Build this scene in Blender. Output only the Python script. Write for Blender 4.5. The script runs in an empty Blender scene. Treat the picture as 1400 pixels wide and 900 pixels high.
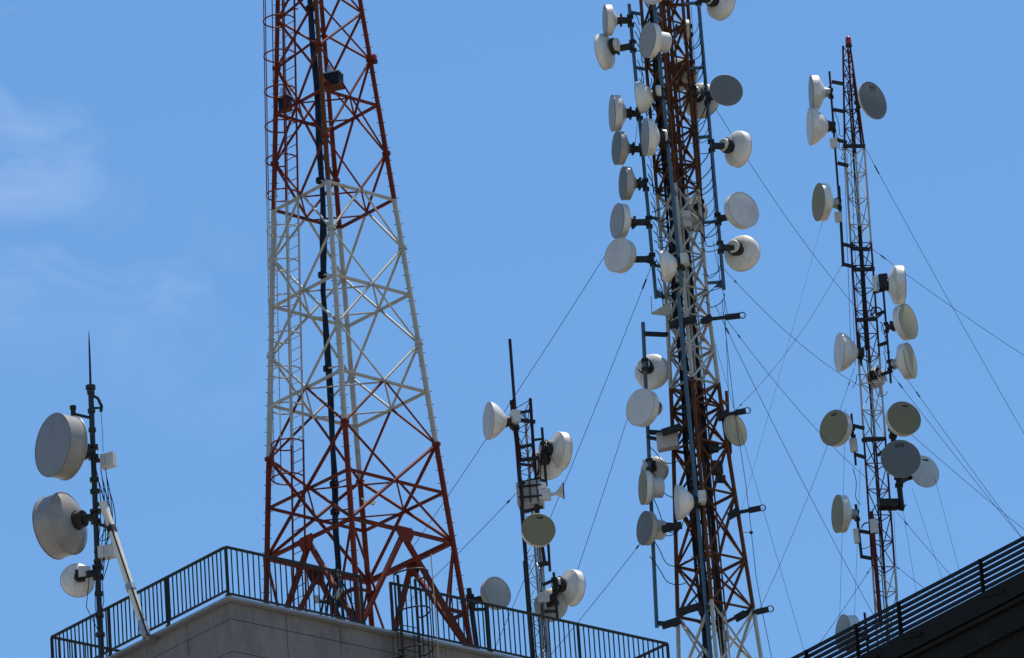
import bpy, bmesh, math, random
from mathutils import Vector as V, Matrix, Quaternion
random.seed(7)
scene = bpy.context.scene
COL = scene.collection

# ------------------------------------------------------------------ camera
FPX = 10000.0                      # focal length in photograph pixels (1400 wide)
PITCH, ROLL = math.radians(22.3), 0.072
CAM = V((0, 0, 1.6))
fw = V((0, math.cos(PITCH), math.sin(PITCH)))
r0 = V((1, 0, 0)); u0 = V((0, -math.sin(PITCH), math.cos(PITCH)))
rt = r0 * math.cos(ROLL) - u0 * math.sin(ROLL)
up = r0 * math.sin(ROLL) + u0 * math.cos(ROLL)
cam = bpy.data.cameras.new('camera')
cam.sensor_width = 36; cam.lens = 36 * FPX / 1400
cam.clip_start = 1; cam.clip_end = 20000
camo = bpy.data.objects.new('camera', cam); COL.objects.link(camo)
camo.matrix_world = Matrix(((rt.x, up.x, -fw.x, CAM.x), (rt.y, up.y, -fw.y, CAM.y), (rt.z, up.z, -fw.z, CAM.z), (0, 0, 0, 1)))
scene.camera = camo

# ------------------------------------------------------------------ light
SUN_EL, SUN_AZ = math.radians(75), math.radians(48)     # azimuth from +Y (beyond the roofs) towards +X
sdir = V((math.sin(SUN_AZ) * math.cos(SUN_EL), math.cos(SUN_AZ) * math.cos(SUN_EL), math.sin(SUN_EL)))
world = bpy.data.worlds.new('World'); scene.world = world; world.use_nodes = True
wn, wl = world.node_tree.nodes, world.node_tree.links
wn.clear()
sky = wn.new('ShaderNodeTexSky'); sky.sky_type = 'NISHITA'; sky.sun_disc = False
sky.sun_elevation = SUN_EL; sky.sun_rotation = SUN_AZ
sky.altitude = 0; sky.air_density = 1.4; sky.dust_density = 0.0; sky.ozone_density = 10.0
tc = wn.new('ShaderNodeTexCoord')
mp = wn.new('ShaderNodeMapping'); mp.inputs['Location'].default_value = (0.32, 0.2, 0.088); mp.inputs['Scale'].default_value = (1.0, 1.0, 1.5)
mp2 = wn.new('ShaderNodeMapping'); mp2.inputs['Location'].default_value = (4.945, 2.556, 7.633)
n1 = wn.new('ShaderNodeTexNoise'); n1.inputs['Scale'].default_value = 38; n1.inputs['Detail'].default_value = 7; n1.inputs['Roughness'].default_value = .55; n1.inputs['Distortion'].default_value = .9
n2 = wn.new('ShaderNodeTexNoise'); n2.inputs['Scale'].default_value = 7; n2.inputs['Detail'].default_value = 2
c1 = wn.new('ShaderNodeMapRange'); c1.inputs[1].default_value = .50; c1.inputs[2].default_value = .80
c2 = wn.new('ShaderNodeMapRange'); c2.inputs[1].default_value = .55; c2.inputs[2].default_value = .68
mm = wn.new('ShaderNodeMath'); mm.operation = 'MULTIPLY'
m2 = wn.new('ShaderNodeMath'); m2.operation = 'MULTIPLY'; m2.inputs[1].default_value = .26
cm = wn.new('ShaderNodeMix'); cm.data_type = 'RGBA'; cm.inputs['B'].default_value = (8.0, 8.6, 10.0, 1)
bg = wn.new('ShaderNodeBackground'); bg.inputs[1].default_value = 0.104
wo = wn.new('ShaderNodeOutputWorld')
wl.new(tc.outputs['Generated'], mp.inputs[0]); wl.new(mp.outputs[0], n1.inputs[0]); wl.new(tc.outputs['Generated'], mp2.inputs[0]); wl.new(mp2.outputs[0], n2.inputs[0])
wl.new(n1.outputs[0], c1.inputs[0]); wl.new(n2.outputs[0], c2.inputs[0])
wl.new(c1.outputs[0], mm.inputs[0]); wl.new(c2.outputs[0], mm.inputs[1]); wl.new(mm.outputs[0], m2.inputs[0])
wl.new(m2.outputs[0], cm.inputs['Factor']); wb = wn.new('ShaderNodeMix'); wb.data_type = 'RGBA'; wb.blend_type = 'MULTIPLY'; wb.inputs['Factor'].default_value = 1; wb.inputs['B'].default_value = (.865, 1.005, 1.06, 1)
wl.new(sky.outputs[0], wb.inputs['A']); wl.new(wb.outputs['Result'], cm.inputs['A']); wl.new(cm.outputs['Result'], bg.inputs[0]); wl.new(bg.outputs[0], wo.inputs[0])
sl = bpy.data.lights.new('sun', 'SUN'); sl.energy = 5.0; sl.angle = math.radians(.53); sl.color = (1, .95, .86)
so = bpy.data.objects.new('sun', sl); COL.objects.link(so); so.location = (0, 100, 200)
so.rotation_euler = (-sdir).to_track_quat('-Z', 'Y').to_euler()
scene.view_settings.view_transform = 'Standard'; scene.view_settings.look = 'None'
scene.view_settings.gamma = 1; scene.view_settings.exposure = 0.28; scene.view_settings.use_curve_mapping = False

# ------------------------------------------------------------------ where a sight line meets an upright plane / a level
def ray(px, py): return fw + rt * ((px - 700) / FPX) - up * ((py - 450) / FPX)
def P(px, py, Y):
    d = ray(px, py); return CAM + d * ((Y - CAM.y) / d.y)
def Pz(px, py, z):
    d = ray(px, py); return CAM + d * ((z - CAM.z) / d.z)
def SC(p): return FPX / ((p - CAM).dot(fw))            # pixels per metre at a point

# ------------------------------------------------------------------ materials
def mat(name, col, rough=.5, metal=0.0, var=.12, vscale=6.0, dirt=None, dirt_amt=.5, dscale=3.0, bump=0.0, spec=.5, stretch=(1, 1, 1), dlo=.5, dhi=.72):
    m = bpy.data.materials.new(name); m.use_nodes = True
    nt = m.node_tree; N, L = nt.nodes, nt.links
    b = N['Principled BSDF']; b.inputs['Roughness'].default_value = rough; b.inputs['Metallic'].default_value = metal
    b.inputs['Specular IOR Level'].default_value = spec
    geo = N.new('ShaderNodeNewGeometry')
    mpn = N.new('ShaderNodeMapping'); mpn.inputs['Scale'].default_value = stretch
    L.new(geo.outputs['Position'], mpn.inputs[0])
    no = N.new('ShaderNodeTexNoise'); no.inputs['Scale'].default_value = vscale; no.inputs['Detail'].default_value = 6; no.inputs['Roughness'].default_value = .65
    L.new(mpn.outputs[0], no.inputs[0])
    mx = N.new('ShaderNodeMix'); mx.data_type = 'RGBA'
    mx.inputs['A'].default_value = tuple(c * (1 - var) for c in col) + (1,)
    mx.inputs['B'].default_value = tuple(min(1, c * (1 + var)) for c in col) + (1,)
    mr = N.new('ShaderNodeMapRange'); mr.inputs[1].default_value = .3; mr.inputs[2].default_value = .7
    L.new(no.outputs[0], mr.inputs[0]); L.new(mr.outputs[0], mx.inputs['Factor'])
    out = mx.outputs['Result']
    if dirt:
        n_2 = N.new('ShaderNodeTexNoise'); n_2.inputs['Scale'].default_value = dscale; n_2.inputs['Detail'].default_value = 8; n_2.inputs['Roughness'].default_value = .7
        L.new(mpn.outputs[0], n_2.inputs[0])
        r2 = N.new('ShaderNodeMapRange'); r2.inputs[1].default_value = dlo; r2.inputs[2].default_value = dhi; r2.inputs[4].default_value = dirt_amt
        L.new(n_2.outputs[0], r2.inputs[0])
        m3 = N.new('ShaderNodeMix'); m3.data_type = 'RGBA'; m3.inputs['B'].default_value = tuple(dirt) + (1,)
        L.new(out, m3.inputs['A']); L.new(r2.outputs[0], m3.inputs['Factor']); out = m3.outputs['Result']
    L.new(out, b.inputs['Base Color'])
    if bump:
        bp = N.new('ShaderNodeBump'); bp.inputs['Strength'].default_value = bump; bp.inputs['Distance'].default_value = .02
        L.new(no.outputs[0], bp.inputs['Height']); L.new(bp.outputs[0], b.inputs['Normal'])
    return m
M = {
    'red': mat('red_oxide_paint', (.145, .020, .0065), .6, spec=.15, var=.28, dirt=(.045, .012, .006), dirt_amt=.9, dscale=3, stretch=(1, 1, .5)),
    'brown': mat('faded_red_brown_paint', (.104, .035, .010), .6, spec=.15, dirt=(.045, .016, .007), dirt_amt=.7, dscale=4),
    'maroon': mat('dark_maroon_paint', (.088, .014, .012), .6, spec=.15, dirt=(.022, .008, .007), dirt_amt=.7, dscale=5),
    'blackred': mat('black_red_paint', (.030, .0065, .006), .6, spec=.15, dirt=(.012, .006, .005), dirt_amt=.6, dscale=5),
    'rad_big': mat('radome_big_grey', (.19, .195, .205), .5, dirt=(.145, .147, .152), dirt_amt=.5, dscale=2.0, var=.06),
    'poledark': mat('dark_green_grey_pole', (.022, .030, .034), .55, .1, spec=.3, dirt=(.05, .04, .03), dirt_amt=.5),
    'white': mat('chalky_white_paint', (.37, .355, .31), .5, spec=.3, dirt=(.22, .17, .11), dirt_amt=.55, dscale=4),
    'galv': mat('galvanised_steel', (.30, .32, .33), .5, .4, dirt=(.12, .11, .10), dirt_amt=.4),
    'bluegrey': mat('blue_grey_pipe', (.055, .105, .145), .5, .1, spec=.3, dirt=(.05, .06, .06), dirt_amt=.6),
    'dark': mat('dark_steel', (.016, .017, .019), .6, 0, spec=.25, dirt=(.05, .028, .016), dirt_amt=.4),
    'rail': mat('dark_railing_paint', (.020, .020, .018), .55, 0, spec=.25, dirt=(.06, .04, .02), dirt_amt=.4),
    'navy': mat('dark_navy_railing_paint', (.006, .008, .016), .6, spec=.2),
    'cable': mat('black_cable_jacket', (.008, .0085, .011), .6, spec=.2),
    'navycable': mat('navy_cable_jacket', (.006, .009, .020), .5, spec=.25),
    'shell': mat('dish_white_enamel', (.64, .625, .58), .4, dirt=(.31, .26, .185), dirt_amt=.62, dscale=3.6, var=.06, stretch=(1, 1, .38), dlo=.47),
    'shell2': mat('dish_grey_white_enamel', (.36, .35, .315), .45, dirt=(.2, .175, .135), dirt_amt=.5, dscale=3.5, var=.06),
    'bigshell': mat('dish_weathered_shroud', (.27, .25, .228), .3, dirt=(.17, .135, .105), dirt_amt=.55, dscale=2.0, var=.07),
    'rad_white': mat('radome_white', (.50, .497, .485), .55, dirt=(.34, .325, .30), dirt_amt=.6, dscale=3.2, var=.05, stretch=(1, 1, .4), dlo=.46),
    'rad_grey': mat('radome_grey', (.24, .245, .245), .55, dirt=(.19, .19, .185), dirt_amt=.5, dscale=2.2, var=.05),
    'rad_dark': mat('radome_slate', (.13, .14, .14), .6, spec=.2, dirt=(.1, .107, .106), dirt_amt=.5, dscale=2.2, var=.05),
    'rad_beige': mat('radome_beige', (.33, .30, .20), .6, spec=.2, dirt=(.24, .21, .14), dirt_amt=.5, dscale=2.2, var=.05),
    'rad_beige_shaded': mat('radome_beige_shaded', (.195, .178, .105), .6, spec=.2, dirt=(.145, .13, .075), dirt_amt=.5, dscale=2.2, var=.05),  # darker copy of the beige radome: shade away from the sun, put into the colour
    'rim': mat('radome_rim_band', (.16, .155, .14), .5),
    'radio': mat('radio_unit_casing', (.50, .50, .48), .45, dirt=(.34, .31, .26), dirt_amt=.4),
    'bracket': mat('bracket_steel', (.022, .020, .018), .55, .2, spec=.3, dirt=(.07, .045, .026), dirt_amt=.4),
    'panel': mat('concrete_panel', (.195, .178, .168), .85, spec=.15, dirt=(.115, .102, .093), dirt_amt=.85, dscale=1.8, stretch=(1, 1, .35), dlo=.44, dhi=.72, vscale=9, bump=.25),
    'joint': mat('panel_joint_backing', (.05, .046, .043), .9, spec=.1),
    'flash': mat('metal_coping', (.24, .26, .28), .5, .2, dirt=(.17, .17, .165), dirt_amt=.4),
    'roofing': mat('grey_roofing', (.22, .215, .21), .9),
    'slate': mat('black_slate_cladding', (.010, .009, .0082), .7, spec=.12, dirt=(.022, .016, .012), dirt_amt=.5, bump=.2),
    'brick': mat('dark_red_brick', (.03, .016, .013), .85, spec=.1),
    'ground': mat('city_ground', (.22, .185, .14), .95, vscale=.05, dirt=(.13, .12, .075), dirt_amt=.7, dscale=.02),
    'lampred': mat('red_lamp_glass', (.30, .008, .006), .2),
    'silver': mat('bare_aluminium', (.75, .75, .74), .28, .8),
    'strut': mat('cream_white_strut', (.66, .62, .50), .32, dirt=(.32, .26, .16), dirt_amt=.6, dscale=5),
    'ink': mat('dark_print', (.025, .025, .027), .6),
    'yellow': mat('yellowed_conduit', (.42, .36, .18), .5),
    'wire': mat('galvanised_wire', (.022, .024, .028), .7, spec=.1),
}

# ------------------------------------------------------------------ building blocks
def link(name, me, m, parent=None, loc=None):
    if m is not None and not me.materials: me.materials.append(M[m])
    o = bpy.data.objects.new(name, me); COL.objects.link(o)
    if parent is not None: o.parent = parent
    if loc is not None: o.location = loc
    return o
def wloc(o):
    p = V(o.location)
    while o.parent: o = o.parent; p += o.location
    return p
def thing(name, label, cat, loc, group=None):
    o = bpy.data.objects.new(name, None); COL.objects.link(o); o.location = loc; o.empty_display_size = .2
    o['label'] = label; o['category'] = cat
    if group: o['group'] = group
    return o
def basis(d):
    d = d.normalized(); a = V((0, 0, 1)) if abs(d.z) < .95 else V((1, 0, 0))
    x = a.cross(d).normalized(); return x, d.cross(x)
class MB:
    def __init__(s): s.v = []; s.f = []; s.sm = []
    def add(s, vs, fs, smooth=False):
        o = len(s.v); s.v += [V(v) for v in vs]; s.f += [tuple(i + o for i in f) for f in fs]; s.sm += [smooth] * len(fs); return s
    def tube(s, pts, r, n=8, caps=True):
        pts = [V(p) for p in pts]; rings = []; px = None
        for i, p in enumerate(pts):
            d = (pts[min(i + 1, len(pts) - 1)] - pts[max(i - 1, 0)]).normalized()
            if px is None: x, y = basis(d)
            else:
                x = (px - d * px.dot(d)).normalized(); y = d.cross(x)
            px = x; rr = r[i] if isinstance(r, (list, tuple)) else r
            rings.append([p + (x * math.cos(2 * math.pi * k / n) + y * math.sin(2 * math.pi * k / n)) * rr for k in range(n)])
        vs = [q for g in rings for q in g]; fs = []
        for i in range(len(pts) - 1):
            for k in range(n):
                a, b = i * n + k, i * n + (k + 1) % n; fs.append((a, b, b + n, a + n))
        s.add(vs, fs, True)
        if caps: s.add(rings[0], [tuple(range(n))[::-1]]); s.add(rings[-1], [tuple(range(n))])
        return s
    def box(s, c, X, Y, Z):           # half-axis vectors
        c = V(c); vs = [c + X * i + Y * j + Z * k for i in (-1, 1) for j in (-1, 1) for k in (-1, 1)]
        s.add(vs, [(0, 1, 3, 2), (4, 6, 7, 5), (0, 4, 5, 1), (2, 3, 7, 6), (0, 2, 6, 4), (1, 5, 7, 3)]); return s
    def aabox(s, a, b):
        a, b = V(a), V(b); h = (b - a) / 2
        return s.box((a + b) / 2, V((h.x, 0, 0)), V((0, h.y, 0)), V((0, 0, h.z)))
    def lathe(s, prof, o, d, n=40):    # prof: (along axis, radius)
        x, y = basis(d); d = d.normalized(); vs = []; fs = []
        for (t, r) in prof:
            for k in range(n):
                a = 2 * math.pi * k / n; vs.append(o + d * t + (x * math.cos(a) + y * math.sin(a)) * max(r, 1e-4))
        m = len(prof)
        for i in range(m - 1):
            for k in range(n):
                a, b = i * n + k, i * n + (k + 1) % n; fs.append((a, b, b + n, a + n))
        s.add(vs, fs, True); return s
    def ring(s, c, d, R, r, n=28, m=5, a0=0, a1=2 * math.pi, xy=None):
        x, y = xy or basis(d); k = n
        pts = [c + (x * math.cos(a0 + (a1 - a0) * i / k) + y * math.sin(a0 + (a1 - a0) * i / k)) * R for i in range(k + 1)]
        return s.tube(pts, r, m, caps=(a1 - a0 < 6))
    def build(s, name, m, parent=None, loc=None, kind=None):
        base = wloc(parent) if parent is not None else (V(loc) if loc is not None else V((0, 0, 0)))
        me = bpy.data.meshes.new(name); me.from_pydata([tuple(v - base) for v in s.v], [], s.f)
        bm = bmesh.new(); bm.from_mesh(me); bmesh.ops.recalc_face_normals(bm, faces=bm.faces); bm.to_mesh(me); bm.free()
        if len(me.polygons) == len(s.sm): me.polygons.foreach_set('use_smooth', s.sm)
        me.set_sharp_from_angle(angle=math.radians(38))
        o = link(name, me, m, parent, None if parent is not None else base)
        if kind: o['kind'] = kind
        return o
_unit = {}
def unit(m, n, kind):
    k = (m, n, kind)
    if k not in _unit:
        b = MB()
        if kind == 'round': b.tube([(0, 0, 0), (0, 0, 1)], 1, n)
        elif kind == 'angle':          # L section, open side to -x -y
            t = .22
            pr = [(-1, -1), (1, -1), (1, 1), (1 - 2 * t, 1), (1 - 2 * t, -1 + 2 * t), (-1, -1 + 2 * t)]
            vs = [(x, y, z) for z in (0, 1) for x, y in pr]
            fs = [(i, (i + 1) % 6, (i + 1) % 6 + 6, i + 6) for i in range(6)] + [(5, 4, 3, 2, 1, 0), (6, 7, 8, 9, 10, 11)]
            b.add(vs, fs)
        else: b.aabox((-1, -1, 0), (1, 1, 1))
        me = bpy.data.meshes.new('bar'); me.from_pydata([tuple(v) for v in b.v], [], b.f)
        bm = bmesh.new(); bm.from_mesh(me); bmesh.ops.remove_doubles(bm, verts=bm.verts, dist=1e-5); bmesh.ops.recalc_face_normals(bm, faces=bm.faces); bm.to_mesh(me); bm.free()
        if kind == 'round':
            me.polygons.foreach_set('use_smooth', [True] * len(me.polygons)); me.set_sharp_from_angle(angle=math.radians(50))
        me.materials.append(M[m]); _unit[k] = me
    return _unit[k]
def bar(p, q, r, m, parent, name, kind='round', n=8, r2=None, hint=None):
    """one straight member from p to q (world points), child of parent"""
    p, q = V(p), V(q); d = q - p
    o = bpy.data.objects.new(name, unit(m, n, kind)); COL.objects.link(o)
    o.parent = parent
    z = d.normalized()
    h = hint or V((0, 0, 1))
    x = (h.cross(z))
    if x.length < 1e-3: x = V((1, 0, 0)).cross(z)
    x.normalize(); y = z.cross(x)
    R = Matrix((x, y, z)).transposed().to_4x4()
    o.matrix_local = Matrix.Translation(p - wloc(parent)) @ R @ Matrix.Diagonal((r, r2 or r, d.length, 1))
    return o
def lerp(a, b, t): return a + (b - a) * t
Z = V((0, 0, 1))

# ================================================================== the setting
g = MB(); g.add([(-6000, -2000, 0), (6000, -2000, 0), (6000, 12000, 0), (-6000, 12000, 0)], [(0, 1, 2, 3)])
go = g.build('ground', 'ground'); go['kind'] = 'structure'

# ------------------------------------------------------------------ main building: roof block with railing
C = P(308, 747, 140)               # near corner of the top rail
ZR = C.z; ROOF = ZR - 1.07
A = Pz(68, 885, ZR); B = Pz(915, 880, ZR)
eR = (B - C).normalized(); LR_ = (B - C).length
eL = V((-eR.y, eR.x, 0))           # at right angles
LL_ = (A - C).dot(eL)
for _ in range(30):
    q_ = C + eL * LL_ - CAM; LL_ -= (68 - (700 + FPX * q_.dot(rt) / q_.dot(fw))) / 45
A = C + eL * LL_; D = A + (B - C)
def roofpt(u, v, z=0): return C + eR * u + eL * v + V((0, 0, ROOF - C.z + z))
LOWROOF = ROOF - 5.6
bld = thing('roof_block_building', 'grey concrete panel building whose flat roof carries the red and white tower', 'building', roofpt(LR_ / 2, LL_ / 2, -ROOF))
IN = .16                           # wall face behind the railing line
b = MB()
def block(mb, u0_, u1_, v0_, v1_, z0, z1):
    mb.box(roofpt((u0_ + u1_) / 2, (v0_ + v1_) / 2, (z0 + z1) / 2), eR * ((u1_ - u0_) / 2), eL * ((v1_ - v0_) / 2), Z * ((z1 - z0) / 2))
block(b, IN + .03, LR_ - IN - .03, IN + .03, LL_ - IN - .03, -5.6, -.056); b.build('wall', 'joint', bld)
b = MB(); block(b, .121, LR_ - .121, .121, LL_ - .121, -.055, -.012); b.build('roof', 'roofing', bld)
b = MB()
for (a_, c_) in (((0, LR_), (0, .12)), ((0, LR_), (LL_ - .12, LL_)), ((0, .12), (.121, LL_ - .121)), ((LR_ - .12, LR_), (.121, LL_ - .121))):
    block(b, a_[0], a_[1], c_[0], c_[1], -.055, .0)
b.build('coping', 'flash', bld)
# wall panels, each its own slab: right-hand and left-hand face
zs = [-.058, -.43, -1.13, -1.83, -2.53, -3.23]
def panels(axis, length, fixed_out, start):
    for i in range(len(zs) - 1):
        u = IN
        k = 0
        while u < length - IN - .05:
            w = start if k == 0 else 1.40
            u2 = min(u + w, length - IN); k += 1
            g_ = .008
            z0, z1 = zs[i + 1] + g_, zs[i] - g_
            ins = random.uniform(-.003, .003)
            c0 = u + g_ if u > IN + .01 else (u - (.0 if axis == 'u' else -.03))
            bb = MB()
            if axis == 'u': block(bb, c0, u2 - g_, IN + ins, IN + .029, z0, z1)
            else: block(bb, IN + ins, IN + .029, c0, u2 - g_, z0, z1)
            bb.build('wall_panel', 'panel', bld)
            u = u2
panels('u', LR_, IN, 1.45); panels('v', LL_, IN, 1.45)

mainb = thing('lower_building', 'wide grey concrete building block below the roof block', 'building', roofpt(6, 8, -ROOF))
b = MB(); block(b, -9, 26, -4, 34, -ROOF + .02, -5.62); b.build('wall', 'panel', mainb)
b = MB(); block(b, -9.2, 26.2, -4.2, 34.2, -5.619, -5.60); b.build('roof', 'roofing', mainb)

# ------------------------------------------------------------------ railing round the roof
rail = thing('roof_railing', 'dark metal baluster railing around the concrete roof block', 'railing', roofpt(0, 0, 0))
def edge_pt(px, py_guess):         # where the sight line through px meets the front right-hand edge (rail height)
    lo, hi = 0, LR_
    for _ in range(40):
        m_ = (lo + hi) / 2; q = C + eR * m_ - CAM
        x_ = 700 + FPX * q.dot(rt) / q.dot(fw)
        if x_ < px: lo = m_
        else: hi = m_
    return lo
RO = .03                           # railing line set in from the coping edge
def fence(p, q, posts, bz=.125, count=None):
    d = (q - p); Ln = d.length; d.normalize(); nrm = V((-d.y, d.x, 0))
    bar(p + Z * 1.07, q + Z * 1.07, .028, 'rail', rail, 'top_rail', 'box', r2=.022)
    bar(p + Z * bz, q + Z * bz, .02, 'rail', rail, 'bottom_rail', 'box', r2=.02)
    ps = sorted(posts)
    for t in ps:
        bar(p + d * t + Z * .001, p + d * t + Z * .018, .06, 'rail', rail, 'post_base', 'box')
        bar(p + d * t + Z * .0, p + d * t + Z * 1.05, .034, 'rail', rail, 'post', 'box')
    n = int(Ln / .137)
    for i in range(1, n):
        t = Ln * i / n
        if min([abs(t - x) for x in ps] + [9]) < .05: continue
        if count and i > count: break
        jt = random.uniform(-.008, .008)
        bar(p + d * (t + jt) + Z * (bz + .015), p + d * (t + jt * random.uniform(-1, 1)) + Z * 1.05, .0155, 'rail', rail, 'baluster', 'round', n=6)
g1, g2 = edge_pt(494, 0), edge_pt(534, 0)
rc = roofpt(RO, RO)
fence(rc, roofpt(g1, RO), [0, (g1) * .999 - RO], bz=.055)
fence(roofpt(g2, RO), roofpt(LR_ - RO, RO), [.02, edge_pt(667, 0) - g2, edge_pt(791, 0) - g2, LR_ - RO - g2], bz=.055)
fence(roofpt(RO, RO + .04), roofpt(RO, LL_ - RO), [LL_ * .325, LL_ * .655, LL_ - 2 * RO - .04])
fence(roofpt(RO + .04, LL_ - RO), roofpt(LR_ - RO, LL_ - RO), [2.2, 4.4, 6.6, 8.8], count=40)
fence(roofpt(LR_ - RO, RO + .04), roofpt(LR_ - RO, LL_ - RO - .04), [2.1, 4.2], count=40)

# ------------------------------------------------------------------ caged ladder on the wall
lad = thing('caged_wall_ladder', 'dark caged ladder climbing the concrete wall through the railing gap', 'ladder', roofpt(edge_pt(553, 0), -.1, -3.2))
uL = edge_pt(543, 0)
def LP(du, dv, z): return roofpt(uL + du, -dv, z)
for du in (-.02, .44):
    bar(LP(du, .06, -3.2), LP(du, .06, 1.23), .03, 'rail', lad, 'ladder_rail', 'box')
for i in range(13): bar(LP(-.02, .06, -3.1 + i * .27), LP(.44, .06, -3.1 + i * .27), .011, 'rail', lad, 'rung')
for hz in (1.24, .40, -.45, -1.35, -2.25):
    mb = MB(); pts = []
    for k in range(17):
        a = math.pi * k / 16
        pts.append(LP(.21 - .34 * math.cos(a), .06 + .58 * math.sin(a), hz))
    mb.tube(pts, .018, 6).build('cage_hoop', 'rail', lad)
    for du in (-.13, .55):
        bar(LP(du, .06, hz), LP(-.02 if du < 0 else .44, .06, hz), .016, 'rail', lad, 'hoop_arm')
for k in range(0, 17, 4):
    a = math.pi * k / 16
    bar(LP(.21 - .34 * math.cos(a), .06 + .58 * math.sin(a), -2.3), LP(.21 - .34 * math.cos(a), .06 + .58 * math.sin(a), 1.25), .012, 'rail', lad, 'cage_bar', 'box')
for hz in (-.55, -2.0):
    for du in (-.02, .44): bar(LP(du, -IN, hz), LP(du, .08, hz), .025, 'rail', lad, 'wall_bracket', 'box')
cd = MB(); cu = edge_pt(592, 0)
cd.tube([roofpt(cu, -.03, -3.4), roofpt(cu, -.03, -.2), roofpt(cu, -.035, .5), roofpt(cu - .02, -.035, 1.9)], .013, 6)
co = cd.build('conduit', 'yellow', loc=roofpt(cu, -.03, -3.4)); co['label'] = 'thin yellowed conduit pipe standing up the wall beside the caged ladder'; co['category'] = 'pipe'

# ================================================================== the red and white lattice tower
TY = 144.9
def taxis(yc): return P(456.5 + (yc - 279) * .0752, yc, TY)
def thalf(yc): return (55 + .0935 * yc) * 1.02 / SC(taxis(yc))
ybase = 800.0
while taxis(ybase).z > ROOF + .012: ybase += 1
rot = math.radians(2.5)
def corner(k, yc):
    d = thalf(yc); a = {'R': 0, 'B': 90, 'L': 180, 'F': 270}[k]
    a = math.radians(a) - rot
    return taxis(yc) + V((math.cos(a), math.sin(a), 0)) * d
tower = thing('lattice_tower', 'square lattice tower painted in red and white bands on the concrete roof', 'tower', taxis(ybase))
nodes = [-110, -42, 23, 88, 217, 347, 479, 618, 752]
rings = {4: 150, 5: 280, 6: 411, 7: 545, 8: 684}
def tcol(y): return 'white' if 281 <= y < 617 else 'red'
legbreaks = [-110, -42, 23, 88, 150, 280.5, 347, 411, 479, 545, 617.5, 684, 752, ybase]
for k in 'FRBL':
    for a, b_ in zip(legbreaks, legbreaks[1:]):
        y = (a + b_) / 2; m_ = 'white' if 280 < y < 617 else 'red'
        if k == 'F' and y < 279 and y > 23: m_ = 'brown'
        rr = .050 if y < 150 else .055 if y < 480 else .06
        bar(corner(k, a), corner(k, b_), rr, m_, tower, 'leg_section', n=12)
    for yb in (88, 217, 347, 479, 618):     # flange pairs
        p = corner(k, yb); d = (corner(k, yb + 10) - p).normalized()
        MB().lathe([(-.03, .0), (-.03, .095), (.03, .095), (.03, 0)], p, d, 14).build('leg_flange', tcol(yb + 1), tower)
    MB().aabox(corner(k, ybase) - V((.2, .2, 0.0)), corner(k, ybase) + V((.2, .2, .03))).build('base_plate', 'red', tower)
faces = [('F', 'R'), ('R', 'B'), ('B', 'L'), ('L', 'F')]
for (k1, k2) in faces:
    front = (k1, k2) in (('F', 'R'), ('B', 'L'))
    for i in range(1, len(nodes)):
        a, b_ = nodes[i - 1], nodes[i]
        thick = .029 if i < 8 else .038
        for (s, e) in ((k1, k2), (k2, k1)):
            p, q = corner(s, a), corner(e, b_)
            rr = thick * (.72 if front and s == 'F' else 1.0)
            off = V((0, 0, 0))
            cx = rings.get(i, (a + b_) / 2)
            t = (cx - a) / (b_ - a)
            if tcol(a + 1) != tcol(b_ - 1):
                mid = lerp(p, q, t)
                bar(p, mid, rr, tcol(a), tower, 'diagonal_brace'); bar(mid, q, rr, tcol(b_ - 1), tower, 'diagonal_brace')
            else:
                bar(p, q, rr, tcol((a + b_) / 2), tower, 'diagonal_brace')
        if i in rings:
            y = rings[i]; p, q = corner(k1, y), corner(k2, y)
            m_ = tcol(y + (-2 if (i == 5 and 'B' in (k1, k2)) else 2))
            bar(p, q, (.038 if 'F' in (k1, k2) else .028), m_, tower, 'horizontal_brace', 'angle')
    # bottom portal
    y = 752; p, q = corner(k1, y), corner(k2, y); mid = (p + q) / 2
    bar(p, q, .05, 'red', tower, 'horizontal_brace', 'angle')
    f1, f2 = corner(k1, ybase), corner(k2, ybase)
    n_ = (q - p).normalized()
    for f in (f1, f2):
        bar(mid - Z * .12, f + Z * .05, .052, 'red', tower, 'portal_brace', 'box', r2=.042)
    out = n_.cross(Z)
    gp = MB(); base6 = [mid - n_ * .20 + Z * .03, mid + n_ * .20 + Z * .03, mid + n_ * .24 - Z * .12, mid + n_ * .13 - Z * .30, mid - n_ * .13 - Z * .30, mid - n_ * .24 - Z * .12]
    vs = [v + out * .075 for v in base6] + [v + out * .09 for v in base6]
    gp.add(vs, [(5, 4, 3, 2, 1, 0), (6, 7, 8, 9, 10, 11)] + [(i, (i + 1) % 6, (i + 1) % 6 + 6, i + 6) for i in range(6)]); gp.build('gusset_plate', 'red', tower)
    # lower tie and short stays
    yl = lerp(752, ybase, .62)
    p2, q2 = corner(k1, yl), corner(k2, yl)
    bar(p2, lerp(mid, f1, .62), .035, 'red', tower, 'portal_tie', 'angle'); bar(q2, lerp(mid, f2, .62), .035, 'red', tower, 'portal_tie', 'angle')
    ym = lerp(752, ybase, .30)
    bar(corner(k1, 756), lerp(mid, f1, .62), .028, 'red', tower, 'portal_tie'); bar(corner(k2, 756), lerp(mid, f2, .62), .028, 'red', tower, 'portal_tie')
# inner diamonds at ring levels
for i in (4, 5, 6, 7, 8):
    y = rings[i] + 2; ms = [(corner(a, y) + corner(b_, y)) / 2 for a, b_ in faces]
    for j in range(4): bar(ms[j], ms[(j + 1) % 4], .02, tcol(y - (3 if i == 5 else 0)), tower, 'plan_brace')
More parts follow.
